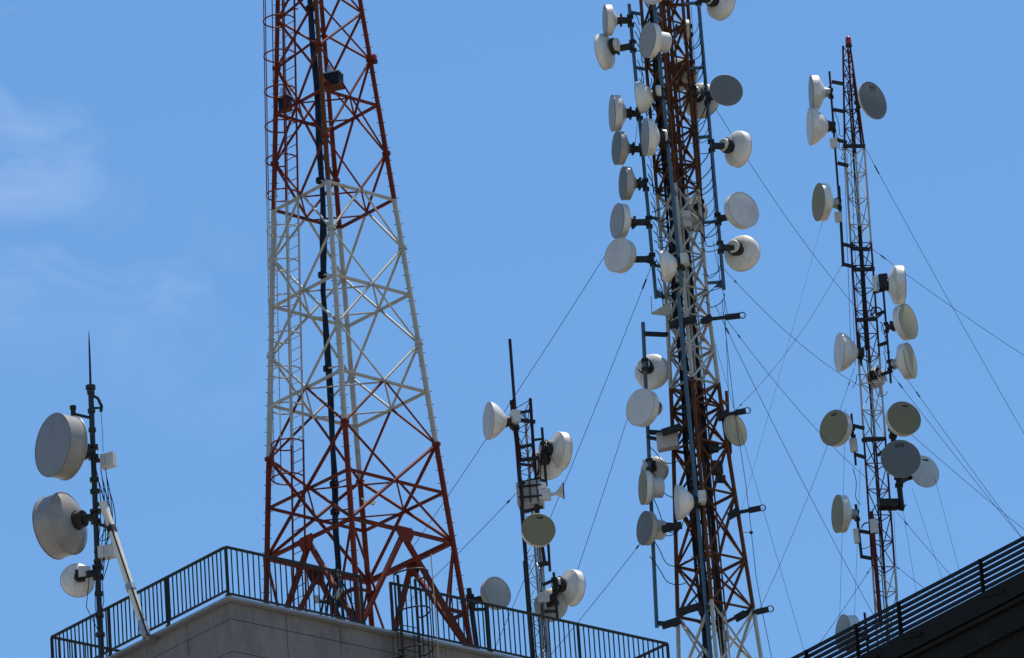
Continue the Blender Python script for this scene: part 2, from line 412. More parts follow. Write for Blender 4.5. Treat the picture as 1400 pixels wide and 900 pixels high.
# step bolts on three legs
for k in 'FRL':
    mb = MB(); p, q = corner(k, -100), corner(k, ybase - 20); n = int((q - p).length / .3)
    for i in range(n):
        c = lerp(p, q, i / n)
        for dx in (-1, 1): mb.tube([c, c + V((.10 * dx, -.03, 0))], .008, 4)
    mb.build('step_bolts', 'dark', tower, kind='stuff')
# ladder with hoops outside the face by the left leg
def ladf(y):
    t = .375 + .045 * min(1, max(0, y / 600)); L_0, F_0 = corner('L', y), corner('F', y)
    e = (F_0 - L_0).normalized(); n = V((e.y, -e.x, 0))
    if n.x > 0: n = -n
    return lerp(L_0, F_0, t), e, n
def LD(y, a, o_): c, e, n = ladf(y); return c + e * a + n * o_
ylist = [-110, -40, 40, 120, 200, 280, 350, 420, 500, 560, 618, 680, 752, ybase]
for s in (-.20, .20):
    for a, b_ in zip(ylist, ylist[1:]):
        bar(LD(a, s, .09), LD(b_, s, .09), .022, tcol((a + b_) / 2), tower, 'ladder_rail')
    for y in (23, 150, 280, 411, 545, 684): bar(LD(y, s, .0), LD(y, s, .09), .018, tcol(y), tower, 'ladder_bracket')
for i in range(70):
    y = -100 + i * 15.5
    if y > ybase - 4: break
    bar(LD(y, -.2, .09), LD(y, .2, .09), .010, tcol(y), tower, 'ladder_rung', n=6)
hy = [h + 14 for h in (-72, -24, 26, 74, 123, 171, 218, 266, 315, 362, 411, 462, 510, 560, 610, 657)]
for y in hy:
    pts = [LD(y, .2, .09)]
    for k in range(19):
        a = math.radians(-50 + 280 * k / 18); pts.append(LD(y, .345 * math.cos(a), .36 + .345 * math.sin(a)))
    pts.append(LD(y, -.2, .09))
    MB().tube(pts, .017, 6).build('cage_hoop', tcol(y), tower)
for adeg in (20, 65, 115, 160):
    a = math.radians(adeg)
    for y0, y1 in zip(hy, hy[1:]):
        bar(LD(y0, .345 * math.cos(a), .36 + .345 * math.sin(a)), LD(y1, .345 * math.cos(a), .36 + .345 * math.sin(a)), .012, tcol((y0 + y1) / 2), tower, 'cage_bar', n=6)
# thick cable run
FY = TY - .75
cp = [(421, -60), (423, 0), (428, 60), (433, 130), (437, 200), (441, 270), (442, 330), (442, 400), (447, 470), (451, 540), (455, 610), (457, 660), (459, 720), (462, 776), (460, 800), (466, 830)]
mb = MB(); mb.tube([P(x + 1.6 * math.sin(y * .045), y, FY) for x, y in cp], .046, 10)
mb.tube([P(x + 2.6 + 1.2 * math.sin(y * .06), y, FY - .02) for x, y in cp], .028, 8); mb.tube([P(x - 2.2 + 1.2 * math.sin(y * .05 + 1), y, FY + .03) for x, y in cp], .028, 8)
mb.build('cable_bundle', 'navycable', tower)
for (x, y) in ((457, 662), (458, 700), (424, 12), (438, 247), (441, 376), (448, 504)):
    MB().lathe([(-.05, .0), (-.05, .10), (.05, .10), (.05, 0)], P(x, y, FY), Z, 12).build('cable_clamp', 'cable', tower)
    if y > 100:
        bar(P(x, y, FY), corner('F', y + 36) if y < 700 else corner('F', y + 40), .018, tcol(y + 35), tower, 'cable_support')
for j in range(7):
    a = P(458 + j * 1.4, 778 + 3 * j, FY); c = P(440 + 6 * j, 800 + 3 * (j % 3), FY + .2); e = P(425 + 12 * j, 815 + 4 * (j % 2), FY + .5)
    e.z = ROOF + .06
    pts = [(1 - t) ** 2 * a + 2 * t * (1 - t) * c + t * t * e for t in [i / 10 for i in range(11)]]
    MB().tube(pts, .024, 6).build('feeder_cable', 'cable', tower)
EY = 142.75
MB().tube([P(433, 818, EY), P(437, 822, EY), P(447, 823, EY), P(456, 820, EY), P(463, 812, EY), P(466, 804, EY)] + [P(465, 792, EY + .5), P(461, 780, FY)], .045, 8).build('cable_elbow', 'dark', tower)
MB().tube([P(432, 815, EY - .03), P(433, 824, EY - .03)], .06, 8).tube([P(457, 819, EY - .02), P(462, 814, EY - .02), P(466, 805, EY - .02)], .055, 8).build('white_cable_end', 'white', tower)
# flood light boxes and the side beacon
def lampbox(x, y, Y, w, m_):
    p = P(x, y, Y)
    mb = MB(); mb.box(p, V((w, -.06, 0)), V((.05, w * .7, 0)), Z * .15); o = mb.build('lamp_box', 'navy', tower)
    MB().box(p + Z * .16, V((w * 1.1, -.06, 0)), V((.05, w * .8, 0)), Z * .012).build('lamp_box_lid', 'galv', tower)
    MB().box(p - Z * .16, V((w * 1.1, -.06, 0)), V((.05, w * .8, 0)), Z * .016).build('lamp_box_floor', m_, tower)
    MB().lathe([(0, .07), (.10, .075), (.14, .06), (.2, .05), (.21, 0)], p + Z * .17 - V((.04, 0, 0)), Z, 14).build('lamp_cap', 'silver', tower)
lampbox(455, 111, TY - .7, .18, 'brown'); lampbox(390, 142, TY - .15, .10, 'brown')
bar(corner('F', 135), P(455, 119, TY - .7), .03, 'red', tower, 'lamp_arm', 'box'); bar(corner('L', 152), P(389, 148, TY - .15), .03, 'red', tower, 'lamp_arm', 'box')
p = P(512, 84, corner('R', 88).y)
bar(corner('R', 88), p, .025, 'red', tower, 'beacon_arm', 'box')
MB().lathe([(-.04, 0), (-.04, .07), (.02, .07), (.02, 0)], p, Z, 14).build('beacon_base', 'dark', tower)
MB().lathe([(.02, .06), (.12, .06), (.16, .04), (.17, 0)], p, Z, 14).build('beacon_lens', 'lampred', tower)
# small double lamp inside the tower near the foot
p = P(505, 689, TY)
bar(corner('B', 640), p, .02, 'galv', tower, 'lamp_arm')
for dx in (-.06, .07): MB().lathe([(0, .03), (.05, .06), (.09, .06), (.09, 0)], p + V((dx, 0, -.03)), Z, 12).build('floodlight', 'silver', tower)

# ================================================================== dishes
PIPES = {}
def pipe(key, x1, y1, x2, y2, Y, r, m_, parent, name='mount_pipe'):
    p, q = P(x1, y1, Y), P(x2, y2, Y); PIPES[key] = (p, q, r)
    return bar(p, q, r, m_, parent, name, n=12)
STY = {'drum': (.40, .36), 'deep': (.60, .36), 'cone': (.07, .92), 'shallow': (.30, .36), 'flat': (.10, .26)}
def dish(label, cx, cy, d, az, style='drum', pk=None, my=None, radio='none', rad='rad_grey', shell='shell', mark=None, elev=0, side=1, group=None, hub_r=.22, dark_hub=True, dy=0.0):
    a = math.radians(az); v = V((math.sin(a), -math.cos(a), math.tan(math.radians(elev)))).normalized()
    pp, pq, pr = PIPES[pk]
    Yp = (pp.y + pq.y) / 2
    sh, bo = STY[style]
    R = d / 2 / SC(P(cx, cy, Yp)); T = (sh + bo) * R
    hubl = .20 * R + .05
    radl = {'can': .5 * R, 'disc': .1 * R, 'box': .0, 'none': 0}[radio]
    # centre of the body: in front of the pipe, on the sight line of its centre
    Yc = Yp + v.y * (T / 2 + hubl + radl + .10) - (.0 if abs(v.y) > .35 else .06) + dy
    c = P(cx, cy, Yc)
    front = c + v * (T / 2)
    root = thing('microwave_dish', label, 'antenna dish', front - v * (T + hubl), group)
    n = 48
    prof = [(-.012, R * .985), (0, R), (-.02, R * 1.0), (-sh * R, R * 1.0 if style != 'deep' else R * .99)]
    if style == 'cone':
        prof += [(-(sh + bo * t) * R, R * (1 - (1 - hub_r) * t ** 1.65)) for t in [i / 12 for i in range(1, 13)]]
    elif style == 'deep':
        prof += [(-(sh + .02) * R, R * .97)] + [(-(sh + .02 + (bo - .02) * (1 - (1 - t) ** 2)) * R, R * (.97 - .72 * t)) for t in [i / 10 for i in range(1, 11)]]
    elif style == 'drum':
        prof += [(-(sh + .03) * R, R * .985)] + [(-(sh + .03 + (bo - .03) * t) * R, R * (.985 - (.985 - .34) * t ** .95)) for t in [i / 8 for i in range(1, 9)]]
    else:
        prof += [(-(sh + bo * t) * R, R * math.sqrt(max(.05, 1 - t ** 1.55))) for t in [i / 10 for i in range(1, 11)]]
    prof.append((-(sh + bo) * R, 0))
    MB().lathe(prof, front, v, n).build('reflector', shell, root)
    dome = .04 if style != 'cone' else .06
    rp = [(R * dome * (1 - (i / 6) ** 2) + .002, R * .985 * i / 6) for i in range(7)] + [(-.008, R * .986)]
    ro = MB().lathe(rp, front, v, n).build('radome', rad, root)
    MB().ring(front - v * .004, v, R * .998, max(.010, R * .022), 48, 5).build('rim_band', 'rim' if rad != 'rad_white' else 'shell2', ro)
    if style == 'deep':
        MB().ring(front - v * sh * R, v, R * .995, R * .03, 48, 6).build('rim_band', shell, root)
        MB().ring(front - v * sh * R * .97 - v * .0, v, R * .99, R * .012, 48, 5).build('rim_band', 'rim', ro)
    if mark:
        x = Z.cross(v).normalized(); yv = v.cross(x)
        if mark == 'RFS':
            cu_ = bpy.data.curves.new('mark', 'FONT'); cu_.body = 'RFS'; cu_.size = R * .30; cu_.align_x = 'CENTER'; cu_.extrude = .0015; cu_.offset = R * .008
            to = bpy.data.objects.new('mark', cu_); COL.objects.link(to)
            dg = bpy.context.evaluated_depsgraph_get(); me = bpy.data.meshes.new_from_object(to.evaluated_get(dg))
            bpy.data.objects.remove(to)
            me.materials.clear(); me.materials.append(M['ink'])
            o = bpy.data.objects.new('printed_mark', me); COL.objects.link(o); o.parent = ro
            pos = front + v * (R * dome * .62 + .006) + yv * R * .60
            o.matrix_local = Matrix.Translation(pos - wloc(ro)) @ Matrix((x, yv, v)).transposed().to_4x4()
        else:
            mb = MB(); pos = front + v * (R * dome * .45 + .006) + yv * R * .74 + x * R * .12
            mb.box(pos, x * R * .20, yv * R * .045, v * .003); mb.box(pos - yv * R * .02 + v * .002 + x * R * .02, x * R * .12, yv * R * .06, v * .002)
            mb.build('printed_mark', 'ink', ro)
    back = front - v * T
    hr = R * .27
    MB().lathe([(.03 * R, hr * 1.15), (-.04 * R, hr * 1.15), (-.045 * R, hr), (-hubl, hr), (-hubl, 0)], back, v, 20).build('hub', 'bracket' if dark_hub else 'galv', root)
    end = back - v * hubl
    xs = Z.cross(v).normalized() * side
    if radio == 'can':
        MB().lathe([(.18 * R, R * .60), (-.50 * R, R * .58), (-.54 * R, R * .54), (-.545 * R, 0)], back - v * .0, v, 28).build('radio_unit', 'radio', root)
        end = back - v * (.54 * R)
    elif radio == 'disc':
        cc = back - v * (hubl * .6) + xs * R * .16 + Z * R * .14
        MB().lathe([(.16 * R, R * .44), (-.04 * R, R * .44), (-.04 * R, 0)], cc, v, 24).build('radio_mount', 'bracket', root)
        MB().lathe([(.0, R * .37), (-.24 * R, R * .37), (-.29 * R, R * .31), (-.29 * R, 0)], cc, v, 28).build('radio_unit', 'radio', root)
    elif radio == 'box':
        cc = back - v * (hubl + .08 * R) + xs * R * .22 + Z * R * .16
        mb = MB(); mb.box(cc, xs * R * .34, Z * R * .32, v * R * .2)
        o = mb.build('radio_unit', 'radio', root)
        mb = MB()
        for i in range(5): mb.box(cc - v * R * .21 + xs * R * (-.26 + .13 * i), xs * R * .02, Z * R * .29, v * R * .03)
        mb.build('cooling_fins', 'radio', o)
    # bracket to the pipe
    ax = (pq - pp).normalized(); L = (pq - pp).length
    t = max(.12, min(L - .12, (end - pp).dot(ax)))
    if my is not None:
        t = max(.05, min(L - .05, (P(cx, my, Yp) - pp).dot(ax)))
    Q = pp + ax * t
    hv = (Q - end)
    if hv.length > .02:
        bar(end + v * .04, Q, .06, 'bracket', root, 'mount_arm', 'box')
    br = MB()
    for dz in (-.11, .11):
        s1 = end + v * .03 + Z * dz * .8
        br.tube([s1, Q + ax * dz], .028, 6)
        br.box(Q + ax * dz, V((pr + .035, 0, 0)), V((0, pr + .035, 0)), Z * .028)
        for sg in (-1, 1):
            br.tube([Q + ax * dz + V((sg * (pr + .02), -(pr + .06), 0)), Q + ax * dz + V((sg * (pr + .02), pr + .10, 0))], .009, 5)
    br.box(end + v * .02, Z.cross(v).normalized() * .10, Z * .13, v * .02)
    br.build('mount_bracket', 'bracket', root)
    return root
def wirething(name, label, cat, pts, r, m_, group=None, n=5):
    o = MB().tube(pts, r, n).build(name, m_, loc=pts[0]); o['label'] = label; o['category'] = cat
    if group: o['group'] = group
    return o
def hang(a, b_, s, n=12): return [lerp(a, b_, i / n) - Z * s * 4 * (i / n) * (1 - i / n) for i in range(n + 1)]

# ------------------------------------------------------------------ left pole
PY = A.y - 1.0
PY = lerp(A, C, .30).y - .45
pole = thing('antenna_pole', 'dark steel antenna pole with lightning rod outside the railing corner', 'pole', P(140, 985, PY))
lowz = LOWROOF
pb = P(138.5, 900, PY); pt = P(124, 534, PY); dd = (pb - pt).normalized()
pbase = pb + dd * ((pb.z - lowz) / -dd.z)
pole.location = pbase
PIPES['pole'] = (pt, pbase, .075)
bar(pt, pb + dd * .5, .058, 'poledark', pole, 'pole_shaft', n=14); bar(pb + dd * .5, pbase, .095, 'dark', pole, 'pole_shaft', n=14)
MB().tube([P(124, 540, PY), P(123, 500, PY), P(122, 470, PY), P(121.5, 452, PY)], [.028, .023, .017, .005], 8).build('lightning_rod', 'dark', pole)
for y, r_ in ((530, .13), (536, .10), (562, .10), (588, .10), (656, .12), (672, .12), (768, .10), (812, .11), (842, .11), (868, .12)):
    q = P(124 + (y - 534) * .0396, y, PY)
    MB().lathe([(-.04, 0), (-.04, r_ * .82), (.04, r_ * .82), (.04, 0)], q, Z, 12).build('pole_collar', 'poledark', pole)
MB().tube([P(126, 540, PY), P(134, 545, PY), P(139, 556, PY), P(138, 563, PY)], .035, 7).tube([P(126, 558, PY), P(138, 558, PY)], .025, 6).build('rod_bracket', 'dark', pole)
MB().tube([P(138, 563, PY), P(140, 590, PY), P(141, 618, PY)], .006, 5).build('ground_wire', 'cable', pole)
for lbl, x, y, w, h in (('grey', 148, 630, .14, .15), ('grey', 147, 755, .17, .13)):
    q = P(x, y, PY - .05); o = MB().box(q, V((w, -.04, .01)), V((.03, w * .6, 0)), Z * h).build('radio_box', 'radio', pole)
    mb = MB()
    for i in range(4): mb.box(q + V((-.09 + .06 * i, -w * .62, 0)), V((.008, 0, 0)), V((0, .02, 0)), Z * h * .85)
    mb.build('cooling_fins', 'radio', o)
    bar(P(129, y, PY), q, .035, 'bracket', pole, 'box_arm', 'box')
q = P(100, 562, PY - .05)
MB().lathe([(-.12, .0), (-.12, .055), (.03, .055), (.04, .07), (.11, .07), (.12, .05), (.12, 0)], q, Z, 14).build('whip_socket', 'dark', pole)
bar(P(126, 572, PY), P(100, 566, PY - .05), .025, 'dark', pole, 'socket_arm', 'box')
for j in range(9):
    x = 133 + 2.2 * j; a = P(x - 2, 640 + 14 * (j % 3), PY - .08); e = P(134 + (j % 4) * 2, 740 + 18 * (j % 4), PY - .08)
    mid = P(x + 10 + 6 * (j % 3), 690 + 6 * j, PY - .1)
    pts = [(1 - t) ** 2 * a + 2 * t * (1 - t) * mid + t * t * e for t in [i / 12 for i in range(13)]]
    MB().tube(pts, .010, 5).build('feeder_cable', 'cable', pole)
for j in range(3):
    MB().tube([P(131 + 3 * j, 770, PY - .1), P(122 + 9 * j, 790 + 4 * j, PY - .12), P(118 + 12 * j, 830 - 4 * j, PY - .1), P(134, 862, PY - .09)], .009, 5).build('feeder_cable', 'cable', pole)
dish('large weathered grey drum dish, higher of the two big ones on the dark pole', 90, 612, 88, -52, 'deep', 'pole', radio='none', rad='rad_big', shell='bigshell')
dish('large weathered drum dish below the other big one, its back towards us', 88, 717, 88, -122, 'deep', 'pole', radio='none', rad='rad_big', shell='bigshell')
dish('small round dish with a square radio box near the foot of the dark pole', 107, 792, 47, -165, 'shallow', 'pole', radio='box', rad='rad_grey', shell='shell', side=-1)
# strut
st = thing('pole_strut', 'thick cream white tube strut bracing the dark pole from the roof edge', 'strut', P(201, 872, PY + .2))
a, b_ = P(141, 688, PY - .16), roofpt(RO - .09, LL_ * .49, .03)
b_ = P(201, 872, lerp(A, C, .555).y - .16)
bar(a, b_, .085, 'strut', st, 'tube', n=18)
for t in (.20, .63): MB().lathe([(-.07, 0), (-.07, .105), (.07, .105), (.07, 0)], lerp(a, b_, t), b_ - a, 16).build('clamp_band', 'dark' if t < .5 else 'galv', st)
bar(lerp(a, b_, .02), P(129, 688, PY), .04, 'bracket', st, 'end_bracket', 'box'); bar(lerp(a, b_, .19), P(131, 715, PY), .035, 'bracket', st, 'end_bracket', 'box')
MB().tube([lerp(a, b_, .16) + V((.0, -.08, 0)), lerp(a, b_, 1.0) + V((.03, -.10, 0))], .018, 6).build('strut_cable', 'cable', st)
bar(lerp(a, b_, .88), b_, .098, 'galv', st, 'foot_sleeve', n=14)
bar(b_, b_ + V((.14, .17, 0)), .05, 'galv', st, 'foot_bracket', 'box')

# ------------------------------------------------------------------ small mast on the roof
CY = (C + eR * edge_pt(738, 0)).y + 1.5
small = thing('small_lattice_mast', 'slim dark lattice mast standing behind the railing of the concrete roof', 'mast', P(738, 892, CY))
def legpx(pts, Y): return [P(x, y, Y) for x, y in pts]
zb = ROOF
def extend(p, q, z):
    d = (q - p); return p + d * ((z - p.z) / d.z)
sl_top, sl_bot = P(702, 560, CY), P(728, 893, CY); sr_top, sr_bot = P(725, 547, CY), P(750, 893, CY)
sl_bot = extend(sl_top, sl_bot, zb); sr_bot = extend(sr_top, sr_bot, zb)
sb_off = V((.05, .42, 0))
sb_top, sb_bot = (sl_top + sr_top) / 2 + sb_off, (sl_bot + sr_bot) / 2 + sb_off
small.location = (sl_bot + sr_bot) / 2
bar(sl_top, lerp(sl_top, sl_bot, .55), .03, 'blackred', small, 'leg'); bar(lerp(sl_top, sl_bot, .55), sl_bot, .055, 'dark', small, 'leg')
bar(sr_top, lerp(sr_top, sr_bot, .40), .03, 'blackred', small, 'leg'); bar(lerp(sr_top, sr_bot, .40), sr_bot, .036, 'galv', small, 'leg')
bar(sb_top, sb_bot, .028, 'galv', small, 'leg')
nn = 13
for i in range(nn):
    t0, t1 = i / nn, (i + 1) / nn
    for j, (a0, a1, b0, b1) in enumerate(((sl_top, sl_bot, sr_top, sr_bot), (sr_top, sr_bot, sb_top, sb_bot), (sb_top, sb_bot, sl_top, sl_bot))):
        p, q = lerp(a0, a1, t0), lerp(b0, b1, t1)
        if i % 2: p, q = lerp(b0, b1, t0), lerp(a0, a1, t1)
        mm_ = 'blackred' if i < 4 else 'galv'
        bar(p, q, .009, mm_, small, 'diagonal_brace', n=5); bar(lerp(a0, a1, t0), lerp(b0, b1, t0), .009, mm_, small, 'horizontal_brace', n=5)
pipe('ctall', 697, 464, 729, 893, CY - .12, .034, 'dark', small, 'tall_pole')
pipe('cthick', 700, 548, 710, 628, CY - .13, .055, 'blackred', small)
pipe('cr', 741, 585, 747, 665, CY, .03, 'dark', small)
pipe('clow', 757, 783, 762, 845, CY - .05, .03, 'dark', small)
pipe('cfront', 733, 690, 745, 770, CY - .02, .035, 'dark', small)
pipe('ctop', 725, 545, 731, 640, CY - .03, .035, 'blackred', small)
pipe('cr3', 748, 722, 752, 781, CY - .05, .03, 'dark', small)
for (x1, y1, x2, y2, r_) in ((704, 566, 728, 561, .025), (704, 574, 732, 577, .035), (708, 612, 729, 608, .03), (706, 630, 737, 626, .035), (706, 634, 730, 637, .025), (709, 662, 740, 655, .04), (715, 700, 742, 693, .03), (728, 602, 743, 600, .022), (730, 654, 746, 658, .025), (742, 800, 760, 792, .03), (744, 836, 762, 836, .03), (737, 772, 752, 770, .04)):
    bar(P(x1, y1, CY - .08), P(x2, y2, CY - .04), r_, 'dark', small, 'cross_arm', 'box')
eq = P(725, 678, CY + .1)
MB().box(eq, V((.26, -.05, 0)), V((.03, .22, 0)), Z * .26).build('equipment_box', 'shell2', small)
mb = MB()
for i in range(3): mb.box(eq + V((-.16 + .16 * i, -.26, 0)), V((.012, 0, 0)), V((0, .03, 0)), Z * .25)
for i in range(2): mb.box(eq + V((0, -.27, -.12 + .25 * i)), V((.25, 0, 0)), V((0, .03, 0)), Z * .014)
mb.build('equipment_rack', 'dark', small)
horn = thing('horn_antenna', 'pale horn antenna pointing right beside the grey equipment box', 'antenna', P(740, 676, CY - .1))
hp = P(745, 677, CY - .1)
MB().box(hp, V((.12, -.02, 0)), V((.01, .09, 0)), Z * .11).build('feed_box', 'radio', horn)
MB().box(hp + V((-.05, -.0, .19)), V((.09, -.02, 0)), V((.01, .08, 0)), Z * .07).build('feed_box', 'shell', horn)
hb = MB(); x0, x1 = hp + V((.12, 0, 0)), hp + V((.40, -.05, .05))
def quad(c, w, h): return [c + V((0, -w, -h)), c + V((0, w, -h)), c + V((0, w, h)), c + V((0, -w, h))]
hb.add(quad(x0, .03, .03) + quad(x0 + V((.12, -.01, .01)), .03, .03) + quad(x1, .14, .13), [(i, (i + 1) % 4, (i + 1) % 4 + 4, i + 4) for i in range(4)] + [(i + 4, (i + 1) % 4 + 4, (i + 1) % 4 + 8, i + 8) for i in range(4)])
hb.build('horn', 'radio', horn); MB().aabox(x1 + V((-.005, -.15, -.14)), x1 + V((.02, .15, .14))).build('horn_cover', 'dark', horn)
bar(P(733, 676, CY), hp, .04, 'bracket', horn, 'mount_arm', 'box')
for j in range(5):
    a = P(735 + j, 620 + 8 * j, CY - .1); e = P(722 + 3 * j, 660 + 6 * j, CY - .1); mid = P(748 - 8 * j, 665, CY - .12)
    MB().tube([(1 - t) ** 2 * a + 2 * t * (1 - t) * mid + t * t * e for t in [i / 10 for i in range(11)]], .012, 5).build('feeder_cable', 'cable', small)
for j in range(3):
    MB().tube(hang(P(731 + 2 * j, 690, CY + .05), P(744 + 2 * j, 893, CY + .05), .0), .012, 5).build('feeder_cable', 'cable', small)
dish('white cone-backed dish facing left at the top of the slim dark mast', 680, 576, 52, -72, 'cone', 'cthick', radio='box', rad='rad_white')
dish('white drum dish turned right near the top of the slim dark mast', 762, 616, 52, 118, 'drum', 'cr', radio='disc', rad='rad_white')
dish('white dish seen from behind below its neighbour on the slim mast', 748, 632, 46, 168, 'shallow', 'cr', radio='none', rad='rad_white')
dish('round shaded beige faced dish under the equipment box of the slim mast', 735, 727, 46, 10, 'drum', 'cfront', radio='none', rad='rad_beige_shaded', mark='strip')
dish('white drum dish leaning right just above the railing, radio on its back', 778, 803, 50, 128, 'drum', 'clow', radio='disc', rad='rad_white')
dish('beige dish back showing through the top rail beside the slim mast', 752, 826, 46, 172, 'shallow', 'clow', radio='box', rad='rad_beige', shell='shell2')
# stub pole with the grey dish behind the railing
SY = (C + eR * edge_pt(675, 0)).y + 1.15
stub = thing('stub_pole', 'short dark double post behind the railing holding a grey dish', 'pole', extend(P(641, 805, SY), P(651, 880, SY), ROOF))
s1t = P(641, 805, SY); s1b = extend(s1t, P(651, 880, SY), ROOF); PIPES['stub'] = (s1t, s1b, .055); bar(s1t, s1b, .055, 'dark', stub, 'post', n=12)
s2t = P(663, 812, SY); s2b = extend(s2t, P(668, 885, SY), ROOF); bar(s2t, s2b, .035, 'dark', stub, 'post', n=10)
bar(lerp(s1t, s1b, .25), lerp(s2t, s2b, .2), .028, 'dark', stub, 'cross_arm', 'box'); bar(lerp(s1t, s1b, .8), lerp(s2t, s2b, .8), .014, 'dark', stub, 'cross_arm')
dish('grey drum dish facing us on a short post behind the railing', 675, 813, 45, 38, 'drum', 'stub', radio='none', rad='rad_grey', shell='shell2')

# ================================================================== the guyed middle tower
MY = 157.0
def maxis(y): return P(904.5 + .084 * y + (0 if y < 430 else (y - 430) * .008), y, MY)
def mhalf(y):
    hp_ = 28.5 if y < 430 else 28.5 + (y - 430) * .045 + max(0, y - 600) * .022
    return hp_ / SC(maxis(min(y, 900)))
mbase = 900
while maxis(mbase).z > LOWROOF + .01: mbase += 1
mid_t = thing('guyed_lattice_tower', 'crowded brown and white lattice tower covered in white dishes and cables', 'tower', maxis(mbase))
mrot = math.radians(6)
def mcorner(k, y):
    a = math.radians({'R': 0, 'B': 90, 'L': 180, 'F': 270}[k]) - mrot
    return maxis(y) + V((math.cos(a), math.sin(a), 0)) * mhalf(y)
def mcol(y): return 'white' if (262 <= y < 528 or y > 838) else 'brown'
lv = [-60, -12, 36, 84, 132, 180, 226, 262, 305, 352, 400, 438, 482, 528, 560, 612, 680, 770, 838, 930, 1030]
while lv[-1] < mbase - 110: lv.append(lv[-1] + 105)
lv.append(mbase)
for k in 'FRBL':
    for a, b_ in zip(lv, lv[1:]): bar(mcorner(k, a), mcorner(k, b_), .040 if (a < 430) else .048, mcol((a + b_) / 2), mid_t, 'leg_section', n=10)
for (k1, k2) in faces:
    for i in range(1, len(lv)):
        a, b_ = lv[i - 1], lv[i]; y = (a + b_) / 2
        rr = .022 if a < 430 else .026
        for (s, e) in ((k1, k2), (k2, k1)):
            if a >= 600 and s != k1 and (k1, k2) in (('R', 'B'), ('B', 'L')) and a < 900: pass
            bar(mcorner(s, a), mcorner(e, b_), rr, mcol(y), mid_t, 'diagonal_brace', 'angle')
        bar(mcorner(k1, b_), mcorner(k2, b_), rr * 1.1, mcol(b_ - 1), mid_t, 'horizontal_brace', 'angle')
# cable tray and cables inside
for a, b_ in zip([-60, 100, 262, 400, 528, 680, 838, 1000], [100, 262, 400, 528, 680, 838, 1000, mbase]):
    c1_, c2_ = maxis(a) + V((.14, -.05, 0)), maxis(b_) + V((.14, -.05, 0))
    m_ = mcol((a + b_) / 2)
    bar(c1_, c2_, .045, m_, mid_t, 'cable_tray', 'box', r2=.02, hint=V((0, 1, 0)))
    for s in (-1, 1): bar(c1_ + V((.085 * s, -.02, 0)), c2_ + V((.085 * s, -.02, 0)), .018, m_, mid_t, 'tray_side', 'box', r2=.05, hint=V((0, 1, 0)))
for j in range(11):
    x = -.30 + .028 * j + (.16 if j > 7 else 0); yv = random.uniform(-.12, .12)
    pts = []
    for i in range(26):
        y = (-60 if j < 5 else 230) + (mbase - (-60 if j < 5 else 230)) * i / 25
        pts.append(maxis(y) + V((x + random.uniform(-.03, .03) - (.04 if y > 600 else 0), yv + random.uniform(-.03, .03), 0)))
    MB().tube(pts, .026 if j % 2 else .034, 6).build('feeder_cable', 'cable', mid_t)
# antenna pipes
pipe('ml', 860, 6, 897, 408, MY - .12, .042, 'bluegrey', mid_t)
pipe('mr', 952, -30, 990, 396, MY - .05, .042, 'bluegrey', mid_t)
pipe('mf', 891, -30, 932, 392, MY - .85, .046, 'bluegrey', mid_t)
pipe('mb', 938, -30, 962, 330, MY + .62, .042, 'brown', mid_t)
pipe('ml2', 879, 441, 898, 858, MY - .12, .045, 'bluegrey', mid_t)
pipe('mf2', 927, 400, 972, 905, MY - .78, .045, 'bluegrey', mid_t)
pipe('mr2', 993, 535, 999, 620, MY + .25, .036, 'brown', mid_t)
def tomast(key, y, k, m_='bluegrey', r_=.03):
    p, q, _ = PIPES[key]; t = (P(900, y, p.y).z - p.z) / (q.z - p.z); a = lerp(p, q, t)
    yc = y
    for _ in range(30):
        e = mcorner(k, yc); 
        yc += (e.z - a.z) * SC(e) * .9
    bar(a, mcorner(k, yc), r_, m_, mid_t, 'mount_arm', 'box')
for y in (14, 90, 175, 296, 362, 404): tomast('ml', y, 'L')
for y in (8, 97, 192, 309, 392): tomast('mr', y, 'R')
for y in (20, 150, 260, 372): tomast('mf', y, 'F')
for y in (10, 120, 230, 320): tomast('mb', y, 'B', 'brown')
for y in (455, 590, 716, 852): tomast('ml2', y, 'L', 'dark', .045)
for y in (440, 520, 650, 770, 836): tomast('mf2', y, 'F', 'dark', .04)
for y in (560, 605): tomast('mr2', y, 'R', 'brown')
# bottom gussets of the upper pipes
for (x, y, s) in ((897, 406, 1), (989, 393, -1)):
    q = P(x, y, MY - .1); MB().add([q, q - Z * -.22, q + V((s * .22, 0, .02)), q + V((0, .02, 0)), q + V((0, .02, .22)), q + V((s * .22, .02, .02))], [(0, 1, 2), (5, 4, 3), (0, 3, 4, 1), (1, 4, 5, 2), (2, 5, 3, 0)]).build('pipe_gusset', 'bluegrey', mid_t)
q = P(903, 425, MY - .3)
MB().add([q + V((-.22, 0, -.04)), q + V((.25, 0, .22)), q + V((.28, .1, -.10)), q + V((-.22, .03, -.06)), q + V((.25, .03, .20)), q + V((.28, .13, -.12))], [(0, 1, 2), (5, 4, 3), (0, 3, 4, 1), (1, 4, 5, 2), (2, 5, 3, 0)]).build('corner_plate', 'shell2', mid_t)
bar(P(890, 405, MY - .12), q + V((-.2, 0, -.04)), .01, 'galv', mid_t, 'plate_stay')
